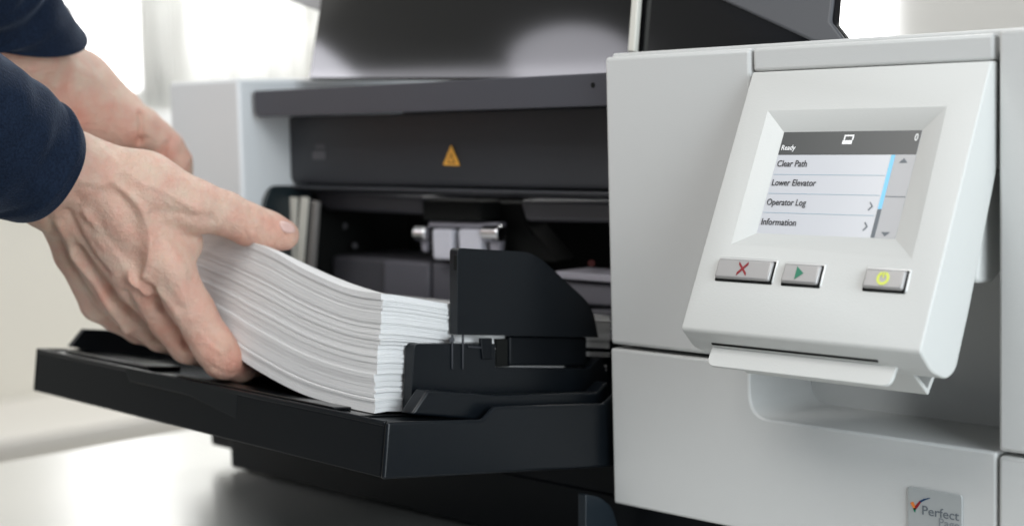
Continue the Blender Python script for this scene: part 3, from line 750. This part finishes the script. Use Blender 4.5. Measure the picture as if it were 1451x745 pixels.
strR = [([(163, 268), (184, 300), (192, 335), (190, 368)], 6.5, -2.6),
        ([(160, 258), (183, 276), (202, 300), (212, 330), (212, 362), (206, 388)], 2.4, 1.7),
        ([(122, 300), (140, 335), (165, 366), (192, 400)], 2.6, 2.2), ([(84, 318), (105, 362), (138, 402), (160, 440), (180, 468)], 2.6, 2.4),
        ([(128, 318), (152, 350), (178, 384)], 2.2, -1.6), ([(112, 352), (143, 402), (166, 424), (190, 446)], 2.8, -2.6),
        ([(95, 300), (110, 330), (130, 362), (150, 386)], 2.4, -1.6), ([(66, 305), (84, 345), (112, 395), (134, 428)], 2.4, -1.6),
        ([(190, 392), (200, 400), (212, 414)], 4.0, 3.0), ([(214, 408), (230, 436), (246, 462), (264, 490)], 3.0, -3.2),
        ([(178, 418), (190, 440), (205, 462), (222, 480)], 3, -2.2), ([(240, 378), (252, 398), (262, 420)], 4.5, 1.4),
        ([(206, 392), (232, 420), (250, 446)], 2.2, 1.0),
        ([(70, 250), (95, 262), (112, 283)], 3, -1.0), ([(88, 246), (120, 256), (150, 262)], 2.4, 1.0), ([(150, 215), (176, 240), (205, 262)], 1.8, .5),
        ([(226, 330), (250, 360), (262, 392)], 2.0, .6), ([(120, 225), (150, 250), (190, 285), (225, 330)], 1.6, .5),
        ([(215, 262), (250, 280), (280, 298)], 2.2, .8), ([(220, 300), (262, 305), (300, 310)], 3.5, -1.0),
        ([(357, 296), (361, 312), (366, 330)], 1.1, -.9), ([(352, 296), (353, 312), (358, 326)], 1.0, -.5), ([(372, 300), (374, 316), (371, 334)], 1.0, -.45),
        ([(386, 309), (390, 318), (399, 331), (411, 338)], 1.1, -.7),
        ([(296, 478), (312, 492)], 1.2, -.5), ([(290, 490), (308, 505)], 1.2, -.5), ([(300, 468), (318, 480)], 1.2, -.4),
        ([(300, 520), (318, 528), (336, 528)], 1.2, -.5), ([(150, 260), (170, 240), (190, 232)], 3, .5)]
toneR = [((405, 335), 13, SKR, .40), ((345, 335), 12, SKR, .30), ((320, 512), 18, SKR, .45), ((300, 430), 10, SKR, .25), ((350, 515), 14, SKR, .45),
         ((200, 400), 9, SKR, .40), ((215, 425), 9, SKR, .35), ((260, 480), 12, SKR, .35), ((220, 470), 12, SKR, .35), ((150, 420), 9, SKR, .30), ((240, 470), 9, SKR, .3),
         ((60, 320), 22, SK_SHADE, .5), ((90, 370), 16, SK_SHADE, .4), ((200, 340), 12, SKR, .22), ((200, 230), 25, SKP, .5), ((250, 330), 18, SKP, .5), ((195, 395), 4, SKP, .5), ((100, 270), 12, SKR, .15), ((140, 300), 14, SKR, .2)]  # brown paints the shaded lower-left side, pale the lit top and knuckle highlight
vR, qR, cR = build_hand(RH, strR, toneR)
# left hand: reaching over the far corner of the stack, thumb side to the camera
LH = SDF()
LH.chain([(-170, -250, .85, 32), (-40, -50, .93, 28), (26, 66, .985, 25), (66, 124, 1.015, 23)], .02)
LH.chain([(60, 98, 1.01, 19), (110, 120, 1.03, 19.5), (165, 160, 1.045, 16.5)], .02)
LH.chain([(56, 134, 1.01, 19), (106, 152, 1.025, 20), (156, 173, 1.035, 17.5)], .02)
LH.chain([(156, 168, 1.035, 17), (182, 178, 1.038, 14.3), (202, 182, 1.040, 13)], .008)
LH.chain([(202, 182, 1.040, 12.6), (222, 193, 1.044, 10.4), (238, 208, 1.048, 10.2), (252, 228, 1.052, 9.0), (256, 243, 1.056, 8.2)], .004)
LH.chain([(110, 140, 1.06, 18), (180, 190, 1.09, 15)], .02)
for i, (x, y, d) in enumerate(((196, 205, 1.085), (178, 215, 1.105), (160, 222, 1.125), (145, 228, 1.14))):
    LH.chain([(150-8*i, 185+6*i, 1.07+.018*i, 12), (x, y, d, 10), (x+28, y+45, d, 9), (x+50, y+80, d-.01, 8)], .006)
strL = [([(199, 160), (201, 180), (197, 202)], 1.5, -2.6), ([(206, 196), (198, 205)], 1.6, -1.8), ([(212, 198), (204, 207)], 1.2, -.5), ([(237, 204), (231, 218)], 1.6, -1.9),
        ([(114, 134), (113, 150), (108, 168)], 1.6, -1.1), ([(96, 120), (98, 140), (106, 160)], 1.6, -.7), ([(68, 122), (75, 140)], 1.5, -.6),
        ([(60, 88), (100, 90), (140, 112)], 5, .8)]
toneL = [((110, 165), 14, SKR, .6), ((150, 165), 16, SKR, .3), ((195, 202), 8, SKR, .7), ((232, 222), 9, SKR, .5), ((120, 90), 30, SKP, .5), ((262, 235), 9, SKR, .35), ((170, 195), 12, SKR, .3), ((90, 130), 10, SKR, .25)]
vL, qL, cL = build_hand(LH, strL, toneL)
vs = np.concatenate([vR, vL]); qs = np.concatenate([qR, qL+len(vR)]); cs = np.concatenate([cR, cL])
me = bpy.data.meshes.new('person'); me.from_pydata(vs.tolist(), [], qs.tolist()); me.update()
ca = me.attributes.new('tone', 'FLOAT_COLOR', 'POINT'); ca.data.foreach_set('color', np.concatenate([cs, np.ones((len(cs), 1))], 1).astype('f').ravel())
person = link('person', me, M['skin']); me.set_sharp_from_angle(angle=math.radians(180))
person['label'] = 'person in navy sleeves gripping the paper stack with both hands'; person['category'] = 'person'
# thumb nail
def nail(sdf, quad, n=10):
    (a, b, c, d) = [np.array(p, float) for p in quad]; V, F = [], []
    for j in range(n+1):
        for i in range(n+1):
            u, v = i/n, j/n
            # superellipse mapping of the square
            x, y = 2*u-1, 2*v-1; X_, Y_ = x*math.sqrt(1-y*y*.42), y*math.sqrt(1-x*x*.42); u, v = (X_+1)/2, (Y_+1)/2
            p = (a*(1-u)+b*u)*(1-v)+(d*(1-u)+c*u)*v; q = sdf.trace(*p)
            if q is None: q = V[-1]
            w = nrm(CAM-q); e = max(abs(x), abs(y)); V.append(q+w*(.0011-.0014*e**6))
    for j in range(n):
        for i in range(n): k = j*(n+1)+i; F.append((k, k+1, k+n+2, k+n+1))
    return mesh('nail', V, F)
o = link('thumb_nail', nail(RH, [(393, 311), (417, 317), (420, 331), (400, 330)]), M['nail'], person)
# sleeves
def sleeve(axis, radii, seed, label, tilt):
    A = [atd(*p) for p in axis]; NS, NR = 60, 72; V, F = [], []
    def pos(t):
        t *= len(A)-1; i = min(int(t), len(A)-2); f = t-i; return A[i]*(1-f)+A[i+1]*f
    W_ = nrm(A[-1]-A[0]); U = nrm(np.cross(W_, [0, 0, 1])); Vv = np.cross(W_, U)
    cam_w = nrm(CAM-A[0])
    def rad(t): return np.interp(t, [0, .03, .3, 1], radii)
    for layer in (0, 1):
        for s in range(NS+1):
            t = (s/NS)**1.4; c = pos(t)
            for k in range(NR):
                a = 2*math.pi*k/NR; dv = math.cos(a)*U+math.sin(a)*Vv
                nz = noise.noise(Vector(dv*1.6+W_*t*9)+Vector((seed, 0, 0)))*.5+noise.noise(Vector(dv*.8+W_*t*22)+Vector((0, seed, 0)))*.5
                amp = .0085*min(1, t/.05+.25)
                r = rad(t)+nz*amp-.0018*layer
                L_ = np.linalg.norm(A[-1]-A[0])
                if t*L_ < .011 and layer == 0: r += .0011     # turned hem
                if .011 <= t*L_ < .0128 and layer == 0: r -= .0014
                V.append(c+dv*r+W_*(dv@tilt)*(1-min(t/.1, 1)))
    R_ = NR*(NS+1)
    for s in range(NS):
        for k in range(NR):
            a, b = s*NR+k, s*NR+(k+1) % NR; F.append((a, b, b+NR, a+NR)); F.append((R_+a, R_+a+NR, R_+b+NR, R_+b))
    for k in range(NR): F.append((k, R_+k, R_+(k+1) % NR, (k+1) % NR))
    o = link('sleeve', mesh('sleeve', V, F), M['cloth'], person, label=label); sb = o.modifiers.new('sub', 'SUBSURF'); sb.levels = sb.render_levels = 1
    return o
sleeve([(56, 238, .872), (-150, 80, .80), (-420, -60, .70), (-760, -240, .62)], [.0312, .0330, .037, .052], 3.1, 'navy sleeve on the nearer right arm', np.array((0, 0, 0)))
sleeve([(14, 36, .972), (-40, -60, .93), (-170, -250, .85), (-380, -520, .76)], [.0350, .0360, .038, .052], 8.7, 'navy sleeve on the farther left arm', RM@np.array((-.75, .65, 0))*.036)
